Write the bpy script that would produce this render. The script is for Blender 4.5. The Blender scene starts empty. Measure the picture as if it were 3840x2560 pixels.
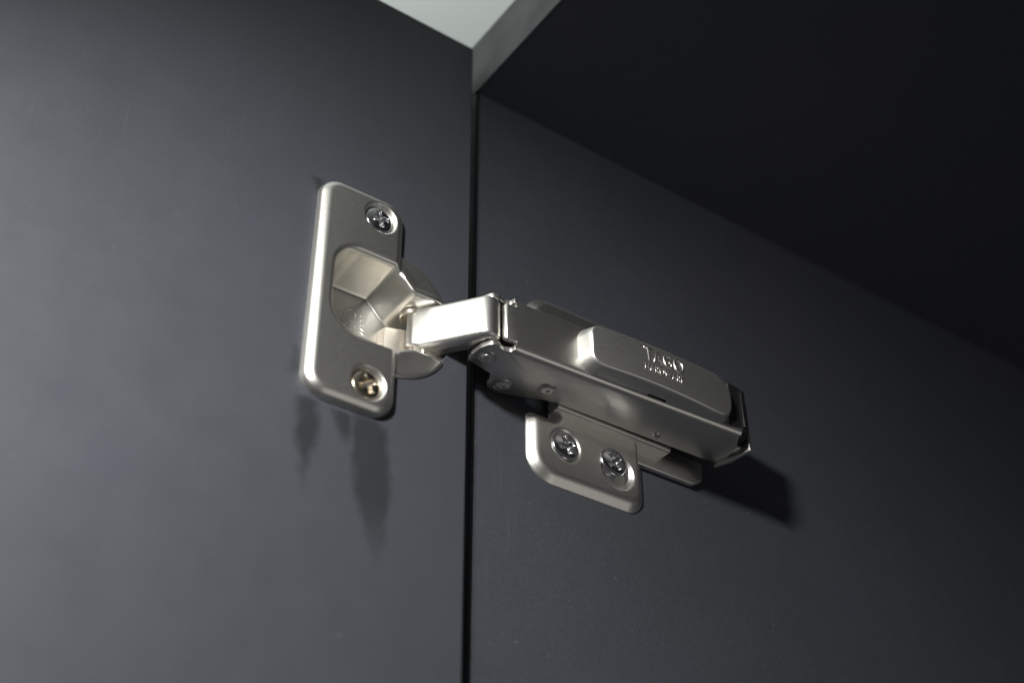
import bpy, bmesh, math
import numpy as np
from mathutils import Matrix, Vector

# ------------------------------------------------------------------ scene, camera, world, lights
S = bpy.context.scene
COL = S.collection
MM = 0.001
# units: metres. Origin: door face / hinge centre. +X out of the door face, +Y into the cabinet, +Z up.
CAM_AXES = ((0.57526, -0.48735, -0.65693), (0.81796, 0.33892, 0.46484), (-0.00390, -0.80475, 0.59360))
CAM_POS = (228.0, -150.5, -202.0)
cam = bpy.data.cameras.new("camera")
cam.lens = 50.0; cam.sensor_width = 36.0; cam.clip_start = 0.01; cam.clip_end = 50.0
cam.dof.use_dof = True; cam.dof.focus_distance = 0.343; cam.dof.aperture_fstop = 8.0
co = bpy.data.objects.new("camera", cam); COL.objects.link(co)
m = Matrix.Identity(4)
for r in range(3):
    m[r][0] = CAM_AXES[r][0]; m[r][1] = -CAM_AXES[r][1]; m[r][2] = -CAM_AXES[r][2]; m[r][3] = CAM_POS[r] * MM
co.matrix_world = m
S.camera = co

w = bpy.data.worlds.new("World"); S.world = w; w.use_nodes = True
bg = w.node_tree.nodes["Background"]
bg.inputs[0].default_value = (0.95, 0.93, 1.0, 1); bg.inputs[1].default_value = 0.05

def lamp_obj(name, data, pos, target):
    o = bpy.data.objects.new(name, data); COL.objects.link(o)
    p = Vector(pos) * MM; o.location = p
    o.rotation_euler = (Vector(target) * MM - p).to_track_quat('-Z', 'Y').to_euler()
    return o
sp = bpy.data.lights.new("work_lamp", 'SPOT')
sp.energy = 6.9; sp.color = (1.0, 0.985, 0.95); sp.shadow_soft_size = 0.015
sp.spot_size = math.radians(132); sp.spot_blend = 1.0
lamp_obj("work_lamp", sp, (171, -204, 38), (0, 38, -268))
# room light: a round ceiling fitting in front of the cabinet, and an added unseen area light that brightens the ceiling
ar = bpy.data.lights.new("room_light", 'AREA')
ar.shape = 'DISK'; ar.size = 0.6; ar.energy = 2.8; ar.color = (1.0, 0.98, 0.94)
lamp_obj("room_light", ar, (266, -1078, 854), (0, 0, 0))
up = bpy.data.lights.new("ceiling_fill", 'AREA')
up.shape = 'DISK'; up.size = 0.8; up.energy = 27.0; up.color = (0.95, 1.0, 0.97)
lamp_obj("ceiling_fill", up, (-500, -500, 600), (-500, -300, 1500))

cl = bpy.data.lights.new("crease_fill", 'AREA')                        # added unseen area light, low right, puts bright lines on the metal creases
cl.shape = 'DISK'; cl.size = 0.5; cl.energy = 0.62; cl.color = (1.0, 0.96, 0.9)
lamp_obj("crease_fill", cl, (800, 490, -720), (0, 20, 0))

S.view_settings.view_transform = 'Standard'; S.view_settings.look = 'None'
S.view_settings.exposure = 0.0; S.view_settings.gamma = 1.0
S.render.engine = 'CYCLES'
cy = S.cycles
cy.use_denoising = True; cy.max_bounces = 12; cy.glossy_bounces = 8; cy.diffuse_bounces = 4
cy.sample_clamp_indirect = 6.0; cy.caustics_reflective = True; cy.blur_glossy = 0.5

# ------------------------------------------------------------------ materials
def new_mat(name):
    mt = bpy.data.materials.new(name); mt.use_nodes = True
    nt = mt.node_tree
    return mt, nt, nt.nodes["Principled BSDF"], nt.links
def N(nt, typ, **kw):
    n = nt.nodes.new(typ)
    for k, v in kw.items(): setattr(n, k, v)
    return n
def noise(nt, ln, scale, detail=3.0, rough=0.5, vec=None):
    n = N(nt, 'ShaderNodeTexNoise'); n.inputs['Scale'].default_value = scale
    n.inputs['Detail'].default_value = detail; n.inputs['Roughness'].default_value = rough
    if vec is not None: ln.new(vec, n.inputs['Vector'])
    return n
def ramp(nt, ln, src, a, b, c0, c1):
    n = N(nt, 'ShaderNodeMapRange'); n.inputs['From Min'].default_value = a; n.inputs['From Max'].default_value = b
    n.inputs['To Min'].default_value = c0; n.inputs['To Max'].default_value = c1
    ln.new(src, n.inputs['Value']); return n.outputs[0]
def math2(nt, ln, op, a, b=None):
    n = N(nt, 'ShaderNodeMath', operation=op)
    for i, v in enumerate((a, b)):
        if v is None: continue
        if isinstance(v, (int, float)): n.inputs[i].default_value = v
        else: ln.new(v, n.inputs[i])
    return n.outputs[0]

def metal(name, col, rough, grain=0.25, mottle=0.03):
    mt, nt, bs, ln = new_mat(name)
    tc = N(nt, 'ShaderNodeTexCoord').outputs['Object']
    n1 = noise(nt, ln, 120, 2, 0.5, tc); n2 = noise(nt, ln, 5200, 2, 0.6, tc); n3 = noise(nt, ln, 2400, 2, 0.6, tc)
    # fine handling scratches: thin bands of a stretched noise
    mp = N(nt, 'ShaderNodeMapping'); mp.inputs['Rotation'].default_value = (0.5, 0.3, 0.2); mp.inputs['Scale'].default_value = (1.0, 0.05, 1.0)
    ln.new(tc, mp.inputs['Vector']); n4 = noise(nt, ln, 3000, 1, 0.5, mp.outputs[0])
    scr = ramp(nt, ln, n4.outputs[0], 0.70, 0.78, 0, 1)
    mix = N(nt, 'ShaderNodeMix', data_type='RGBA')
    mix.inputs[6].default_value = (*[c * (1 - 2 * mottle) for c in col], 1); mix.inputs[7].default_value = (*col, 1)
    ln.new(ramp(nt, ln, n1.outputs[0], 0.25, 0.75, 0, 1), mix.inputs[0]); ln.new(mix.outputs[2], bs.inputs['Base Color'])
    n5 = noise(nt, ln, 2300, 1, 0.5, tc); n6 = noise(nt, ln, 260, 2, 0.5, tc)
    dust = math2(nt, ln, 'MULTIPLY', ramp(nt, ln, n5.outputs[0], 0.735, 0.79, 0, 1), ramp(nt, ln, n6.outputs[0], 0.45, 0.6, 0, 1))
    ln.new(math2(nt, ln, 'SUBTRACT', 1.0, math2(nt, ln, 'MULTIPLY', dust, 0.22)), bs.inputs['Metallic'])
    rr = math2(nt, ln, 'ADD', ramp(nt, ln, n3.outputs[0], 0.3, 0.7, rough - 0.025, rough + 0.025), math2(nt, ln, 'MULTIPLY', scr, -0.06))
    ln.new(rr, bs.inputs['Roughness'])
    bp = N(nt, 'ShaderNodeBump'); bp.inputs['Strength'].default_value = grain; bp.inputs['Distance'].default_value = 0.00005
    ln.new(n2.outputs[0], bp.inputs['Height']); ln.new(bp.outputs[0], bs.inputs['Normal'])
    return mt
NICKEL = metal("satin_nickel", (0.71, 0.70, 0.665), 0.38)
MATTE = metal("matte_nickel", (0.73, 0.725, 0.69), 0.45, 0.3)
WARM = metal("warm_nickel", (0.70, 0.645, 0.56), 0.36)
CHROME = metal("bright_zinc", (0.80, 0.80, 0.83), 0.17, 0.03)
BRASSY = metal("yellow_zinc", (0.80, 0.70, 0.56), 0.20, 0.03)

def plastic(name, col, rough):
    mt, nt, bs, ln = new_mat(name)
    tc = N(nt, 'ShaderNodeTexCoord').outputs['Object']
    n = noise(nt, ln, 900, 3, 0.6, tc)
    bs.inputs['Base Color'].default_value = (*col, 1)
    ln.new(ramp(nt, ln, n.outputs[0], 0.3, 0.7, rough - 0.06, rough + 0.06), bs.inputs['Roughness'])
    return mt
BLACK = plastic("black_plastic", (0.012, 0.012, 0.014), 0.42)
GAP = plastic("dark_gap", (0.01, 0.01, 0.01), 0.8)

def laminate(name, col, dark_marks=False):
    mt, nt, bs, ln = new_mat(name)
    tc = N(nt, 'ShaderNodeTexCoord').outputs['Object']
    big = noise(nt, ln, 14, 4, 0.55, tc); fine = noise(nt, ln, 3400, 2, 0.6, tc); mid = noise(nt, ln, 90, 4, 0.65, tc)
    mix = N(nt, 'ShaderNodeMix', data_type='RGBA')
    mix.inputs[6].default_value = (col[0] * 0.93, col[1] * 0.97, col[2] * 0.95, 1)
    mix.inputs[7].default_value = (col[0] * 1.05, col[1] * 1.03, col[2] * 1.08, 1)
    ln.new(ramp(nt, ln, big.outputs[0], 0.35, 0.65, 0, 1), mix.inputs[0])
    sp2 = N(nt, 'ShaderNodeMix', data_type='RGBA', blend_type='MULTIPLY'); sp2.inputs[0].default_value = 1.0
    ln.new(mix.outputs[2], sp2.inputs[6])
    g = ramp(nt, ln, fine.outputs[0], 0.3, 0.7, 0.76, 1.24)
    cmb = N(nt, 'ShaderNodeCombineColor')
    for i in range(3): ln.new(g, cmb.inputs[i])
    ln.new(cmb.outputs[0], sp2.inputs[7])
    # hairline scuffs and specks of dust
    mpg = N(nt, 'ShaderNodeMapping'); mpg.inputs['Rotation'].default_value = (0.12, 0, 0); mpg.inputs['Scale'].default_value = (1, 1, 0.035)
    ln.new(tc, mpg.inputs['Vector']); hs = noise(nt, ln, 1300, 1, 0.5, mpg.outputs[0]); hm = noise(nt, ln, 34, 2, 0.5, tc)
    hair = math2(nt, ln, 'MULTIPLY', ramp(nt, ln, hs.outputs[0], 0.68, 0.74, 0, 1), ramp(nt, ln, hm.outputs[0], 0.52, 0.68, 0, 0.5))
    sd_ = noise(nt, ln, 900, 1, 0.5, tc); dst = math2(nt, ln, 'MULTIPLY', ramp(nt, ln, sd_.outputs[0], 0.765, 0.80, 0, 1), 0.45)
    mk2 = math2(nt, ln, 'MAXIMUM', math2(nt, ln, 'MULTIPLY', hair, 0.2), dst)
    dm = N(nt, 'ShaderNodeMix', data_type='RGBA'); ln.new(mk2, dm.inputs[0]); ln.new(sp2.outputs[2], dm.inputs[6]); dm.inputs[7].default_value = (0.15, 0.155, 0.165, 1)
    out = dm.outputs[2]
    rgh = ramp(nt, ln, mid.outputs[0], 0.3, 0.7, 0.44, 0.58)
    if dark_marks:
        # darker tapering marks beside and below the hinge plate: (y centre, z top, z bottom, half width, lean) in mm, object space
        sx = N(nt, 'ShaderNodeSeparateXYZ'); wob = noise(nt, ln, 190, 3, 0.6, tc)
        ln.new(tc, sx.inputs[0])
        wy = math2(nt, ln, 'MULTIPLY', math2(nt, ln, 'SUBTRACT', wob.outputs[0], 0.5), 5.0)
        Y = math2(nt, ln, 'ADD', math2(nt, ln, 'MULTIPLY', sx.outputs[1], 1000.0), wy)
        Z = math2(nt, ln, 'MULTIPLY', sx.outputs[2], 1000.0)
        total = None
        for (yc, zt, zb, hw, lean, prof) in DARK_MARKS:
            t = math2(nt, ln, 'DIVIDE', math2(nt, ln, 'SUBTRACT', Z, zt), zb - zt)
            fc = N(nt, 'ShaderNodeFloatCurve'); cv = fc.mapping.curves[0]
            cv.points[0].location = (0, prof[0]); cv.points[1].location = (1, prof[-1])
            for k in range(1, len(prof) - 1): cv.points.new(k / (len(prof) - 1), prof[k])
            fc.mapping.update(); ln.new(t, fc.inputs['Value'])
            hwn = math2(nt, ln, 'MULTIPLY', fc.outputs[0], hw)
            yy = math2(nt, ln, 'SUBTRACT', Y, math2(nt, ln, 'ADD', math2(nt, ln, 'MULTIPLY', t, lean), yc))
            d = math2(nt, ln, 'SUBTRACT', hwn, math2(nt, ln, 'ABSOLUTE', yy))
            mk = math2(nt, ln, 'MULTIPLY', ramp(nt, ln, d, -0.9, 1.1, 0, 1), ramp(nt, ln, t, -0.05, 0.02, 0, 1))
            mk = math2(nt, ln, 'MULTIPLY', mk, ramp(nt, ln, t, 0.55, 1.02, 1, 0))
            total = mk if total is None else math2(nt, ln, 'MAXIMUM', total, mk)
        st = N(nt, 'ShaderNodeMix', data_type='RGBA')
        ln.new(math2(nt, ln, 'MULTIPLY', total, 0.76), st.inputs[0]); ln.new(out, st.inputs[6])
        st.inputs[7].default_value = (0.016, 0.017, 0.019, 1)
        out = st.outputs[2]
    ln.new(out, bs.inputs['Base Color']); ln.new(rgh, bs.inputs['Roughness'])
    bs.inputs['Specular IOR Level'].default_value = 0.35
    bp = N(nt, 'ShaderNodeBump'); bp.inputs['Strength'].default_value = 0.12; bp.inputs['Distance'].default_value = 0.00008
    ln.new(fine.outputs[0], bp.inputs['Height']); ln.new(bp.outputs[0], bs.inputs['Normal'])
    return mt
DARK_MARKS = [(-42.2, -33, -58, 2.6, 1.2, (0.6, 0.95, 0.9, 0.75, 0.45, 0.3, 0.22, 0.15)),
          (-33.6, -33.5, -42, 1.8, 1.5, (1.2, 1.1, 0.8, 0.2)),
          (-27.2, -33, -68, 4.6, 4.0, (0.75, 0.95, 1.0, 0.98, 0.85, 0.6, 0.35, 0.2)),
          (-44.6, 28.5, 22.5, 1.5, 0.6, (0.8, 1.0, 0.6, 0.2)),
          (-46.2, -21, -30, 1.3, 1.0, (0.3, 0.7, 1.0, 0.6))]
LAM_COL = (0.0475, 0.0510, 0.0605)
LAM_DOOR = laminate("charcoal_laminate_marked", LAM_COL, True)
LAM = laminate("charcoal_laminate", LAM_COL)
EDGE = laminate("charcoal_edge_band", (0.050, 0.055, 0.061))
def paint(name, col):
    mt, nt, bs, ln = new_mat(name)
    tc = N(nt, 'ShaderNodeTexCoord').outputs['Object']
    n = noise(nt, ln, 60, 4, 0.6, tc)
    mix = N(nt, 'ShaderNodeMix', data_type='RGBA')
    mix.inputs[6].default_value = (*[c * 0.96 for c in col], 1); mix.inputs[7].default_value = (*col, 1)
    ln.new(n.outputs[0], mix.inputs[0]); ln.new(mix.outputs[2], bs.inputs['Base Color'])
    bs.inputs['Roughness'].default_value = 0.85
    return mt
WHITE = paint("white_paint", (0.74, 0.77, 0.75))

# ------------------------------------------------------------------ builders (all dimensions in mm)
def empty(name, loc=(0, 0, 0)):
    o = bpy.data.objects.new(name, None); COL.objects.link(o); o.location = Vector(loc) * MM
    o.empty_display_size = 0.01
    return o
def mesh(name, verts, faces, mat, parent=None, smooth=True, auto=None):
    me = bpy.data.meshes.new(name)
    me.from_pydata([tuple(float(c) * MM for c in v) for v in verts], [], [tuple(int(i) for i in f) for f in faces])
    me.validate(); me.update()
    if smooth: me.polygons.foreach_set('use_smooth', [True] * len(me.polygons))
    me.materials.append(mat)
    if auto is not None: me.set_sharp_from_angle(angle=math.radians(auto))
    o = bpy.data.objects.new(name, me); COL.objects.link(o)
    if parent is not None: o.parent = parent
    return o
def bm_obj(name, bm, mat, parent=None, auto=35):
    bmesh.ops.recalc_face_normals(bm, faces=bm.faces)
    me = bpy.data.meshes.new(name); bm.to_mesh(me); bm.free()
    me.polygons.foreach_set('use_smooth', [len(p.vertices) <= 6 for p in me.polygons])
    me.set_sharp_from_angle(angle=math.radians(auto))
    me.materials.append(mat)
    o = bpy.data.objects.new(name, me); COL.objects.link(o)
    if parent is not None: o.parent = parent
    return o
def bevel_mod(o, wd, seg=3, ang=35):
    b = o.modifiers.new("bevel", 'BEVEL'); b.width = wd * MM; b.segments = seg
    b.limit_method = 'ANGLE'; b.angle_limit = math.radians(ang); b.harden_normals = False
    return o
def add_box(bm, lo, hi):
    v = [bm.verts.new(Vector((x, y, z)) * MM) for x in (lo[0], hi[0]) for y in (lo[1], hi[1]) for z in (lo[2], hi[2])]
    for q in ((0, 1, 3, 2), (4, 6, 7, 5), (0, 4, 5, 1), (2, 3, 7, 6), (0, 2, 6, 4), (1, 5, 7, 3)):
        bm.faces.new([v[i] for i in q])
def add_prism(bm, pts, fn, a, b):
    """outline pts (2-D) swept from a to b; fn(u, v, t) gives the 3-D point"""
    A = [bm.verts.new(Vector(fn(u, v, a)) * MM) for u, v in pts]
    B = [bm.verts.new(Vector(fn(u, v, b)) * MM) for u, v in pts]
    n = len(pts)
    bm.faces.new(A); bm.faces.new(B[::-1])
    for i in range(n):
        j = (i + 1) % n
        bm.faces.new((A[i], B[i], B[j], A[j]))
def round_poly(pts, rad, seg=6):
    """round each corner of a closed 2-D polygon; rad: number or list"""
    out = []; n = len(pts)
    for i in range(n):
        p0 = np.array(pts[i - 1], float); p = np.array(pts[i], float); p1 = np.array(pts[(i + 1) % n], float)
        r = rad[i] if isinstance(rad, (list, tuple)) else rad
        if r <= 0: out.append(tuple(p)); continue
        a = (p0 - p) / np.linalg.norm(p0 - p); b = (p1 - p) / np.linalg.norm(p1 - p)
        c = np.clip(a.dot(b), -1, 1); half = math.acos(c) / 2
        t = min(r / math.tan(half), 0.48 * np.linalg.norm(p0 - p), 0.48 * np.linalg.norm(p1 - p)); r = t * math.tan(half)
        ctr = p + (a + b) / np.linalg.norm(a + b) * (r / math.sin(half))
        s = p + a * t; e = p + b * t
        a0 = math.atan2(*(s - ctr)[::-1]); a1 = math.atan2(*(e - ctr)[::-1])
        d = (a1 - a0 + math.pi) % (2 * math.pi) - math.pi
        for k in range(seg + 1):
            th = a0 + d * k / seg
            out.append((ctr[0] + r * math.cos(th), ctr[1] + r * math.sin(th)))
    return out
def smin(a, b, k):
    h = np.clip(0.5 + 0.5 * (b - a) / k, 0, 1); return b * (1 - h) + a * h - k * h * (1 - h)
def smax(a, b, k): return -smin(-a, -b, k)
def sd_rrect(Y, Z, y0, y1, z0, z1, r):
    qy = np.abs(Y - (y0 + y1) / 2) - (y1 - y0) / 2 + r; qz = np.abs(Z - (z0 + z1) / 2) - (z1 - z0) / 2 + r
    return np.hypot(np.maximum(qy, 0), np.maximum(qz, 0)) + np.minimum(np.maximum(qy, qz), 0) - r
def sd_poly(Y, Z, pts):
    P = np.array(pts, float); d = np.full(Y.shape, 1e9); s = np.ones(Y.shape)
    n = len(P)
    for i in range(n):
        a, b = P[i], P[i - 1]; e = b - a; wy = Y - a[0]; wz = Z - a[1]
        t = np.clip((wy * e[0] + wz * e[1]) / e.dot(e), 0, 1)
        d = np.minimum(d, np.hypot(wy - e[0] * t, wz - e[1] * t))
        c1 = Z >= a[1]; c2 = Z < b[1]; c3 = e[0] * wz > e[1] * wy
        s = np.where((c1 & c2 & c3) | (~c1 & ~c2 & ~c3), -s, s)
    return s * d
def rim(sd, T, r, drop=-0.6, dv=None, k=0.45):
    """height of a stamped sheet: flat at T, a chamfer of width r and fall dv round the outline, then down to drop outside"""
    s = -sd; dv = r if dv is None else dv
    h = smin(np.full_like(s, T), T - dv + s * (dv / r), k)
    return smin(h, T - dv - 0.1 + s * 4.0, 0.3).clip(drop, None)
def heightfield(name, y0, y1, z0, z1, step, fn, mat, parent, keep):
    ny = int(round((y1 - y0) / step)) + 1; nz = int(round((z1 - z0) / step)) + 1
    Y, Z = np.meshgrid(np.linspace(y0, y1, ny), np.linspace(z0, z1, nz), indexing='ij')
    H = fn(Y, Z); K = keep(Y, Z)
    idx = np.arange(ny * nz).reshape(ny, nz)
    f = np.stack([idx[:-1, :-1], idx[1:, :-1], idx[1:, 1:], idx[:-1, 1:]], -1)
    km = (K[:-1, :-1] | K[1:, :-1] | K[1:, 1:] | K[:-1, 1:])
    f = f[km]; used = np.unique(f); mp = np.full(ny * nz, -1); mp[used] = np.arange(len(used))
    V = np.stack([H, Y, Z], -1).reshape(-1, 3)[used]
    return mesh(name, V, mp[f], mat, parent)

# ------------------------------------------------------------------ room and cabinet
XP, YF, ZT, TT = -5.2, 3.2, 90.4, 20.8     # side panel face, cabinet front, underside of the top, its thickness
ceil = mesh("ceiling", [(-4000, -4000, 1500), (4000, -4000, 1500), (4000, 4000, 1500), (-4000, 4000, 1500)], [(3, 2, 1, 0)], WHITE, None, False)
ceil['kind'] = 'structure'; ceil['label'] = 'pale grey white ceiling showing above the cabinet corner'; ceil['category'] = 'ceiling'

cab = empty("cabinet", (XP, YF, -250))
cab['label'] = 'charcoal laminate cabinet seen from inside with its door swung open'; cab['category'] = 'cabinet'
bm = bmesh.new(); add_box(bm, (XP - 18, YF + 0.5, -420), (XP, 560, ZT))
o = bevel_mod(bm_obj("side_panel", bm, LAM), 0.25, 2); o.parent = cab; o.matrix_parent_inverse = Matrix.Translation(-cab.location)
bm = bmesh.new(); add_box(bm, (XP - 18, YF + 0.5, ZT), (600, 560, ZT + TT))
o = bm_obj("top_panel", bm, LAM); o.parent = cab; o.matrix_parent_inverse = Matrix.Translation(-cab.location)
bm = bmesh.new(); add_box(bm, (XP - 18, YF - 0.5, ZT + 0.15), (600, YF + 0.5, ZT + TT - 0.1))
o = bevel_mod(bm_obj("edge_band", bm, EDGE), 0.4, 3); o.parent = cab; o.matrix_parent_inverse = Matrix.Translation(-cab.location)
bm = bmesh.new(); add_box(bm, (XP - 17.8, YF - 0.5, -420), (XP - 0.2, YF + 0.5, ZT - 0.05))
o = bevel_mod(bm_obj("edge_band", bm, EDGE), 0.4, 3); o.parent = cab; o.matrix_parent_inverse = Matrix.Translation(-cab.location)

DE, DT, CH = -1.75, 100.7, 0.5
CY, CZ = -24.1, -2.2                       # cup centre
def door_panel():
    bm = bmesh.new()
    rect = [(-420, -420), (DE - CH, -420), (DE - CH, DT - CH), (-420, DT - CH)]
    ov = [bm.verts.new(Vector((0, y, z)) * MM) for y, z in rect]
    n = 64; R = 17.2
    iv = [bm.verts.new(Vector((0, CY + R * math.cos(2 * math.pi * k / n), CZ + R * math.sin(2 * math.pi * k / n))) * MM) for k in range(n)]
    es = [bm.edges.new((ov[i], ov[(i + 1) % 4])) for i in range(4)] + [bm.edges.new((iv[i], iv[(i + 1) % n])) for i in range(n)]
    bmesh.ops.triangle_fill(bm, edges=es, use_beauty=True)
    bv = [bm.verts.new(Vector((-13, v.co.y / MM, v.co.z / MM)) * MM) for v in iv]
    for i in range(n): bm.faces.new((iv[i], iv[(i + 1) % n], bv[(i + 1) % n], bv[i]))
    bm.faces.new(bv)
    o1 = [(-0.5, y + (CH if y > -400 else 0), z + (CH if z > 0 else 0)) for y, z in rect]
    e1 = [bm.verts.new(Vector(p) * MM) for p in o1]; e2 = [bm.verts.new(Vector((-18, p[1], p[2])) * MM) for p in o1]
    for i in range(4):
        j = (i + 1) % 4
        bm.faces.new((ov[i], ov[j], e1[j], e1[i])); bm.faces.new((e1[i], e1[j], e2[j], e2[i]))
    bm.faces.new(e2[::-1])
    return bm
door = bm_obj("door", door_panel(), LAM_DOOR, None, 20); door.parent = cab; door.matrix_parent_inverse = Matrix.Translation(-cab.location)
door['label'] = 'open charcoal door with dark tapering marks below the hinge plate'

# ------------------------------------------------------------------ hinge
hinge = empty("cabinet_hinge", (0, 0, 0))
hinge['label'] = 'open nickel concealed hinge with soft close cover joining door and side panel'; hinge['category'] = 'hinge'

# --- cup plate: stamped sheet with the cup pocket
PLATE = (-44.3, -22.2, -31.9, 28.6)
POCKET = round_poly([(-39.3, -13.9), (-23.6, -13.6), (-17.5, -10.4), (-4.0, -9.9), (-4.0, 4.8), (-18.4, 4.8), (-23.6, 10.1), (-39.3, 10.1)],
                    [7.5, 3, 4, 1, 1, 2.5, 2.5, 6.5], 24)
CUP_SCREWS = [(-28.9, 22.1), (-29.3, -25.6)]
def cup_h(Y, Z):
    sp_ = sd_rrect(Y, Z, *PLATE, 5.0); sdk = np.hypot(Y - CY, Z - CZ) - 17.5
    sk = sd_poly(Y, Z, POCKET)
    hp = rim(sp_, 2.75, 1.35, dv=1.25, k=0.75)
    hd = rim(sdk, 0.8, 0.5, dv=0.35)
    collar = np.where(Z < -2, 0.7, 1.35) * np.exp(-(np.maximum(sk, 0) / 1.9) ** 2) * np.clip((Y + 24) / 3, 0, 1) * np.clip((-8.5 - Y) / 4, 0, 1)
    hd = hd + np.where(sdk < -0.5, collar, 0)
    top = smax(hp, hd, 0.5)
    for (a, b) in CUP_SCREWS:
        r = np.hypot(Y - a, Z - b); top = smin(top, 1.35 + np.maximum(r - 3.55, 0) * 1.6, 0.35)
    R = 1.5; q = np.clip(R - sk, 0, R)
    lip = np.where(sk > 0, R - np.sqrt(np.maximum(R * R - q * q, 0)), R - 8.0 * sk)
    return np.where(sk < R, smax(top - lip, np.full_like(top, -11.0), 2.2), top)
heightfield("cup_plate", -46, -5.6, -34, 31, 0.2, cup_h, NICKEL, hinge,
            lambda Y, Z: np.minimum(sd_rrect(Y, Z, *PLATE, 5.0), np.hypot(Y - CY, Z - CZ) - 17.5) < 0.35)
cup = hinge.children[-1]

def text_mesh(name, body, size, width, parent, mat, origin, ax, ay, az, extrude=0.18, bev=0.08, offset=0.0, squeeze=None):
    """lettering; ax/ay/az are the 3-D directions of the text's right, up and out"""
    cu = bpy.data.curves.new(name, 'FONT'); cu.body = body; cu.size = size; cu.extrude = extrude; cu.bevel_depth = bev
    cu.bevel_resolution = 0; cu.resolution_u = 4; cu.offset = offset
    t = bpy.data.objects.new(name, cu); COL.objects.link(t)
    bpy.context.view_layer.update()
    me = bpy.data.meshes.new_from_object(t.evaluated_get(bpy.context.evaluated_depsgraph_get()))
    bpy.data.objects.remove(t); me.name = name
    xs = [v.co.x for v in me.vertices]; k = width / (max(xs) - min(xs)); x0 = min(xs)
    O, A, B, C = Vector(origin), Vector(ax), Vector(ay), Vector(az)
    for v in me.vertices:
        v.co = (O + A * ((v.co.x - x0) * k) + B * v.co.y + C * v.co.z) * MM
    me.materials.clear(); me.materials.append(mat); me.update()
    o = bpy.data.objects.new(name, me); COL.objects.link(o); o.parent = parent
    return o
# emblem raised on the floor of the cup, reading upwards
text_mesh("lettering", "TAGO", 5.2, 13.5, cup, NICKEL, (-11.0, -26.2, -9.6), (0, 0, 1), (0, -1, 0), (1, 0, 0), 0.02, 0.05)
text_mesh("lettering", "HARDWARE", 2.4, 13.0, cup, NICKEL, (-11.0, -23.6, -9.4), (0, 0, 1), (0, -1, 0), (1, 0, 0), 0.02, 0.03)

# --- screws: domed head with a cross recess
def screw(x, y, z, R, turn, mat, dome=0.7, skirt=1.6, tilt=None):
    n = 85; g = np.linspace(-R, R, n); Y, Z = np.meshgrid(g, g, indexing='ij'); r = np.hypot(Y, Z)
    # square grid mapped to a disc so that the outline is round
    k = np.maximum(np.abs(Y), np.abs(Z)) / np.maximum(r, 1e-9); k[r < 1e-9] = 1
    Y2, Z2 = Y * k, Z * k; r2 = np.hypot(Y2, Z2)
    h = dome * np.sqrt(np.maximum(1 - (r2 / R) ** 2, 0)) * 1.0
    c, s = math.cos(turn), math.sin(turn); u = Y2 * c + Z2 * s; v = -Y2 * s + Z2 * c
    au, av = np.abs(u), np.abs(v); q = 0.17 * R
    arm = np.minimum(np.maximum(au - 0.64 * R, av - q), np.maximum(av - 0.64 * R, au - q))
    cr = np.minimum(arm, (au + av) * 0.7071 - 0.30 * R)
    dep = 1.5 * np.clip(1 - r2 / (0.80 * R), 0.12, 1)
    h = h - dep * np.clip(-cr / 0.22 + 0.15, 0, 1)
    V = [(a, b, cc) for a, b, cc in zip(h.ravel(), Y2.ravel(), Z2.ravel())]
    idx = np.arange(n * n).reshape(n, n)
    F = [tuple(q) for q in np.stack([idx[:-1, :-1], idx[1:, :-1], idx[1:, 1:], idx[:-1, 1:]], -1).reshape(-1, 4)]
    ring = list(idx[0, :-1]) + list(idx[:-1, -1]) + list(idx[-1, :0:-1]) + list(idx[:0:-1, 0])
    base = len(V)
    for i in ring: V.append((-skirt, Y2.ravel()[i] * 0.82, Z2.ravel()[i] * 0.82))
    m2 = len(ring)
    for i in range(m2): F.append((ring[i], base + i, base + (i + 1) % m2, ring[(i + 1) % m2])[::-1])
    o = mesh("screw", V, F, mat, hinge, True, 40); o.location = Vector((x, y, z)) * MM
    if tilt: o.rotation_euler = tilt
    return o
s = screw(1.7, *CUP_SCREWS[0], 3.6, 0.25, CHROME); s['label'] = 'bright crosshead screw at the top of the door plate'
s = screw(1.7, *CUP_SCREWS[1], 3.6, 0.55, BRASSY); s['label'] = 'brownish crosshead screw at the bottom of the door plate'

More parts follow.
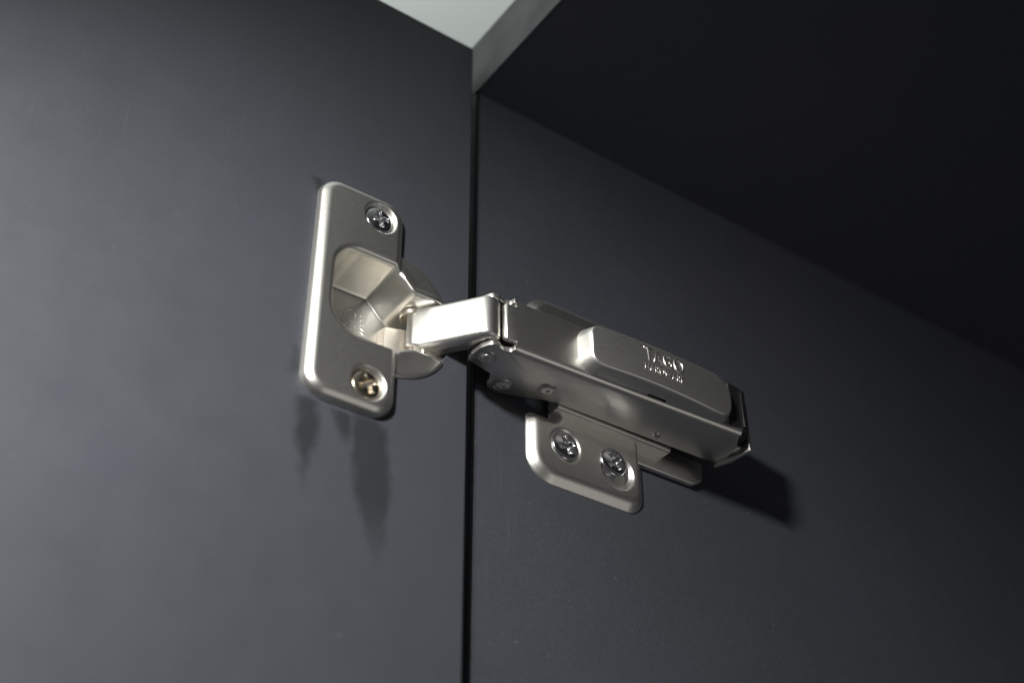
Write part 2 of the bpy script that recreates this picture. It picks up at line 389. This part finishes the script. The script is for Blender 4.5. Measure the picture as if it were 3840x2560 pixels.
# --- outer link: bent U channel, its face towards the lamp
def link():
    d = np.array([0.805, 0.593]); nin = np.array([-0.593, 0.805])       # (X, Y): along the link / inwards
    p0 = np.array([-3.9, -16.7]); L1 = 18.6; p1 = p0 + d * L1; R = 3.3; c = p1 + nin * R
    path = [(p0 + d * t, nin, 4.8) for t in np.linspace(0, L1, 12)]
    for k in range(1, 12):
        a = math.radians(118) * k / 11
        nn = np.array([nin[0] * math.cos(a) - nin[1] * math.sin(a), nin[0] * math.sin(a) + nin[1] * math.cos(a)])
        path.append((c - nn * R, nn, 3.0 if k > 1 else 3.9))
    z0, z1, f = -7.4, 4.3, 1.5
    sec = [(1, z1)] + [(f - f * math.sin(t), z1 - f + f * math.cos(t)) for t in np.linspace(0, math.pi / 2, 6)]
    sec += [(f - f * math.cos(t), z0 + f - f * math.sin(t)) for t in np.linspace(0, math.pi / 2, 6)] + [(1, z0)]
    V, F = [], []
    for (p, nn, dep) in path:
        for i, (u, z) in enumerate(sec):
            uu = dep if i in (0, len(sec) - 1) else u
            q = p + nn * uu; V.append((q[0], q[1], z))
    m_ = len(sec)
    for i in range(len(path) - 1):
        for j in range(m_ - 1):
            if i < 1 and j >= m_ - 6: continue                            # notch at the lower inner end
            F.append((i * m_ + j, i * m_ + j + 1, (i + 1) * m_ + j + 1, (i + 1) * m_ + j))
    o = mesh("outer_link", V, F, NICKEL, hinge, True, 50)
    so = o.modifiers.new("thick", 'SOLIDIFY'); so.thickness = 1.2 * MM; so.offset = 1 if LINK_FLIP else -1
    return o
LINK_FLIP = False
lk = link()
bm = bmesh.new()                                                         # rounded eye of the upper cheek around the pivot
pts = [(-3.2 + 2.9 * math.cos(t), -14.6 + 3.1 * math.sin(t)) for t in np.linspace(0, 2 * math.pi, 28)[:-1]]
add_prism(bm, [(a - 1.8, b) for a, b in pts], lambda u, v, t: (u, v, t), 2.6, 4.0)
bevel_mod(bm_obj("pivot_eye", bm, WARM, lk), 0.2, 2)
bm = bmesh.new()
bmesh.ops.create_cone(bm, cap_ends=True, segments=20, radius1=1.3 * MM, radius2=1.3 * MM, depth=15 * MM, matrix=Matrix.Translation(Vector((-5.0, -13.4, -2)) * MM))
bevel_mod(bm_obj("pivot_pin", bm, CHROME, lk), 0.2, 2)
# inner link and the block it sits in
bm = bmesh.new(); add_prism(bm, round_poly([(-9.0, -20.2), (-8.2, -20.2), (-5.6, -13.2), (-11.2, -13.2), (-11.2, -20.7)], 0.3, 2), lambda u, v, t: (u, v, t), -11.2, 0.3)
bevel_mod(bm_obj("pivot_block", bm, WARM, hinge), 0.35, 2)
bm = bmesh.new(); add_prism(bm, round_poly([(-3.6, -13.5), (-1.7, -13.5), (-1.2, -5.4), (-3.1, -5.4)], 0.3, 2), lambda u, v, t: (u, v, t), -9.0, 3.0)
bevel_mod(bm_obj("inner_link", bm, WARM, hinge), 0.25, 2)

# --- arm: channel on the side panel
Z0, Z1 = -9.0, 6.0
def webx(y): return 12.3 + 0.041 * np.maximum(y, -5)
def arm():
    bm = bmesh.new(); f = 1.7; th = 1.25
    out = [(Z0 + f - f * math.cos(t), -f + f * math.sin(t)) for t in np.linspace(0, math.pi / 2, 7)]
    out += [(Z1 - f + f * math.sin(t), -f + f * math.cos(t)) for t in np.linspace(0, math.pi / 2, 7)]
    inn = [(Z1 - th, -f), (Z1 - th - 0.5, -th), (Z0 + th + 0.5, -th), (Z0 + th, -f)]
    wall = [(3.42, webx(3.4) - f), (3.42, 12.35), (3.0, 12.3), (2.7, 11.0), (1.0, 10.5), (-0.9, 11.4), (-2.6, 11.1), (-3.9, 8.4), (-4.2, 5.0), (-3.6, 2.7), (3.7, 1.1), (4.7, -0.6),
            (5.0, -2.4), (6.4, -4.2), (8.9, -4.7), (13.0, -3.6), (19.7, -1.1), (24, 0.0), (57, 0.6), (70.5, 0.9), (73.2, 1.3), (75.2, 3.4), (74.0, 9.5), (71.0, webx(71) - f)]
    rad = [0, 0.1, 0.1, 0.5, 1.2, 1.0, 1.2, 1.2, 1.0, 0.5, 0.8, 1, 1.5, 2, 2, 2, 3, 3, 2, 1.5, 1.5, 1.5, 1, 0]
    wp = round_poly(wall, rad, 4)
    # straight top follows the web
    top = [(y, webx(y) - f) for y in np.linspace(71.0, 3.42, 12)][1:-1]
    wp = wp + top
    for a, b in ((Z0, Z0 + th), (Z1 - th, Z1)):
        add_prism(bm, wp, lambda u, v, t: (v, u, t), a, b)
    bmesh.ops.recalc_face_normals(bm, faces=bm.faces)
    es = [e for e in bm.edges if len(e.link_faces) == 2 and e.calc_face_angle(0) > math.radians(50)]
    bmesh.ops.bevel(bm, geom=es, offset=0.25 * MM, segments=2, profile=0.5, affect='EDGES', clamp_overlap=True)
    def strip(ring_at, ys, c0, c1):
        rows = [[bm.verts.new(Vector(p) * MM) for p in ring_at(y)] for y in ys]; n = len(rows[0])
        for i in range(len(ys) - 1):
            for j in range(n): bm.faces.new((rows[i][j], rows[i][(j + 1) % n], rows[i + 1][(j + 1) % n], rows[i + 1][j]))
        if c0: bm.faces.new(rows[0])
        if c1: bm.faces.new(rows[-1][::-1])
    ring = out + [(Z1 - th, -f), (Z1 - th - 0.5, -th), (Z0 + th + 0.5, -th), (Z0 + th, -f)]
    strip(lambda y: [(webx(y) + u, y, z) for z, u in ring], list(np.linspace(3.45, 71.0, 30)), True, True)
    # front of the web, cut free of the two ears by slots
    def tongue(y):
        e = 0.5 * max(0.0, 1.0 - (y - 0.3) / 0.7) ** 2
        zs = [Z0 + 2.3 + e, Z0 + 2.6 + e, Z1 - 2.6 - e, Z1 - 2.3 - e]
        return [(webx(y) - 0.25 - e, y, zs[0]), (webx(y) - e, y, zs[1]), (webx(y) - e, y, zs[2]), (webx(y) - 0.25 - e, y, zs[3]), (webx(y) - th, y, zs[3]), (webx(y) - th, y, zs[0])]
    strip(tongue, [0.3, 0.42, 0.6, 0.8, 1.0, 3.47], True, False)
    return bm_obj("arm", bm, NICKEL, hinge, 40)
armo = arm()
def rivet(x, y, R, dimple=True):
    prof = [(0, 0.1), (0.2, 0.1), (0.32, 0.6), (0.74, 0.6), (0.88, 0.45), (0.92, 0.02), (0.98, -0.05), (1.14, 0.14), (1.22, 0.0)] if dimple else \
           [(0, 0.5), (0.4, 0.44), (0.7, 0.32), (0.9, 0.15), (1.0, 0.0), (1.05, -0.1)]
    n = 28; V = []; F = []
    for (r, h) in prof:
        for k in range(n):
            a = 2 * math.pi * k / n; V.append((R * r * math.cos(a), R * r * math.sin(a), -h))
    for i in range(len(prof) - 1):
        for k in range(n):
            F.append((i * n + k, i * n + (k + 1) % n, (i + 1) * n + (k + 1) % n, (i + 1) * n + k))
    o = mesh("rivet", V, F, NICKEL, armo, True, 30); o.location = Vector((x, y, Z0 - 0.03)) * MM
    return o
for a in ((6.1, -0.5, 1.85), (-1.2, 8.7, 1.95), (3.5, 18.7, 1.95)): rivet(*a)
rivet(2.4, 53.2, 1.3, False)

# --- soft close cover on the arm
COVER = round_poly([(20.7, -8.1), (66.8, -8.1), (66.8, 5.0), (20.7, 5.0)], [4.2, 4.5, 9.0, 4.2], 16)
def cover_top(Y): t = (np.asarray(Y, float) - 20) / 48; return 17.2 + 6.6 * t - 6.6 * t * t + 0.6 * t ** 3
def cover_h(Y, Z):
    sd = sd_poly(Y, Z, COVER)
    base = webx(Y)
    k = 3.4 + 1.6 * np.clip((Y - 22) / 5, 0, 1) - 2.6 * np.clip((Y - 60) / 5, 0, 1)
    wall = base + 0.3 + np.maximum(-sd, 0) * k
    h = smin(cover_top(Y) - 0.018 * (Z + 1.5) ** 2, wall, 1.5)
    return np.where(sd > 0, base - 2.2, h)
heightfield("damper_cover", 20.2, 67.6, -8.8, 5.6, 0.2, cover_h, MATTE, hinge,
            lambda Y, Z: (sd_poly(Y, Z, COVER) < 0.22) & ~((np.abs(Y - 43.6) < 2.9) & (Z < -6.0) & (cover_h(Y, Z) < webx(Y) + 1.7)))
cov = hinge.children[-1]
cov = [c for c in hinge.children if c.name.startswith("damper_cover")][0]
bm = bmesh.new(); add_box(bm, (12.4, 38, -7.0), (16.6, 49, 3.8))  # added black box, stands in for the shade inside the cover notch
bevel_mod(bm_obj("notch_shade_plug", bm, BLACK, cov), 0.2, 2)
def on_cover(o):
    for v in o.data.vertices:
        y = v.co.y / MM; z = v.co.z / MM
        v.co.x += (float(cover_top(y)) - 0.018 * (z + 1.5) ** 2) * MM
    o.data.update()
on_cover(text_mesh("lettering", "TAGO", 6.1, 12.4, cov, NICKEL, (-0.05, 36.9, -1.5), (0, 1, 0), (0, 0, 1), (1, 0, 0), 0.08, 0.17, -0.11))
on_cover(text_mesh("lettering", "HARDWARE", 2.9, 12.2, cov, NICKEL, (-0.05, 36.9, -4.4), (0, 1, 0), (0, 0, 1), (1, 0, 0), 0.09, 0.07, -0.04))

# --- mounting plate on the side panel
WING = round_poly([(18.3, -29.1), (53.9, -29.1), (54.2, 26.1), (18.3, 26.1), (18.3, 7.4), (25.4, 7.4), (25.4, -10.4), (18.3, -10.4)], [7.5, 5.5, 5.5, 7.5, 2.0, 0.5, 0.5, 2.0], 24)
WS = [(28.9, -17.7), (43.4, -17.4)]
def wing_h(Y, Z):
    h = rim(sd_poly(Y, Z, WING), 2.1, 2.4, dv=1.85, k=0.6)
    r = np.hypot(Y - WS[0][0], Z - WS[0][1]); h = smin(h, 1.3 + np.maximum(r - 3.9, 0) * 1.0, 0.3)
    r = np.hypot(Y - 44.9, Z + 19.4) - 4.8; h = smin(h, np.where(r < -0.9, 0.05, 0.05 + np.maximum(r + 0.9, 0) * 1.5), 0.3)
    return XP + h
heightfield("mounting_plate", 17, 55.4, -30.4, 27.4, 0.22, wing_h, NICKEL, hinge, lambda Y, Z: sd_poly(Y, Z, WING) < 0.35)
mpl = [c for c in hinge.children if c.name.startswith("mounting_plate")][0]
bm = bmesh.new()
add_prism(bm, round_poly([(-9.9, XP + 0.5), (-9.9, -0.2), (6.9, -0.2), (6.9, XP + 0.5)], [0, 0.7, 0.7, 0], 4), lambda u, v, t: (v, t, u), 24.6, 60.5)
bevel_mod(bm_obj("raised_bridge", bm, NICKEL, mpl), 0.25, 2)
bm = bmesh.new()
add_prism(bm, round_poly([(48, -14.6), (70.5, -14.6), (73.6, -12.4), (74.0, -7.2), (48, -7.2)], [0, 3.0, 2.0, 0.5, 0], 4), lambda u, v, t: (t, u, v), XP + 0.02, -3.3)
bevel_mod(bm_obj("tail_tab", bm, NICKEL, mpl), 0.5, 3)
s = screw(-3.35, *WS[0], 3.9, 0.45, CHROME, 0.75); s['label'] = 'bright crosshead screw nearer the door on the mounting plate'
s = screw(-2.9, *WS[1], 3.9, 0.75, CHROME, 0.75, 2.1); s['label'] = 'bright crosshead screw standing proud in the slotted hole'

# --- rear clip
bm = bmesh.new()
add_prism(bm, round_poly([(67.0, 8.5), (75.6, 8.5), (75.2, 13.0), (73.6, 14.8), (67.0, 15.8)], [0.5, 0.5, 1.2, 1.2, 0.5], 4), lambda u, v, t: (v, u, t), -7.4, 5.6)
clip = bevel_mod(bm_obj("rear_clip", bm, BLACK, hinge), 0.5, 3)
bm = bmesh.new(); add_prism(bm, [(71.6, 14.9), (72.5, 14.6), (73.4, 14.6), (73.4, 15.1), (71.6, 15.6)], lambda u, v, t: (v, u, t), -6.6, 4.8)
bevel_mod(bm_obj("clip_rib", bm, BLACK, clip), 0.15, 2)
bm = bmesh.new(); add_prism(bm, round_poly([(76.0, 12.4), (76.9, 12.0), (76.2, 5.0), (74.4, 0.5), (73.6, 0.9), (75.2, 5.2)], 0.3, 2), lambda u, v, t: (v, u, t), -10.2, 4.0)
bevel_mod(bm_obj("release_lever", bm, NICKEL, clip), 0.2, 2)
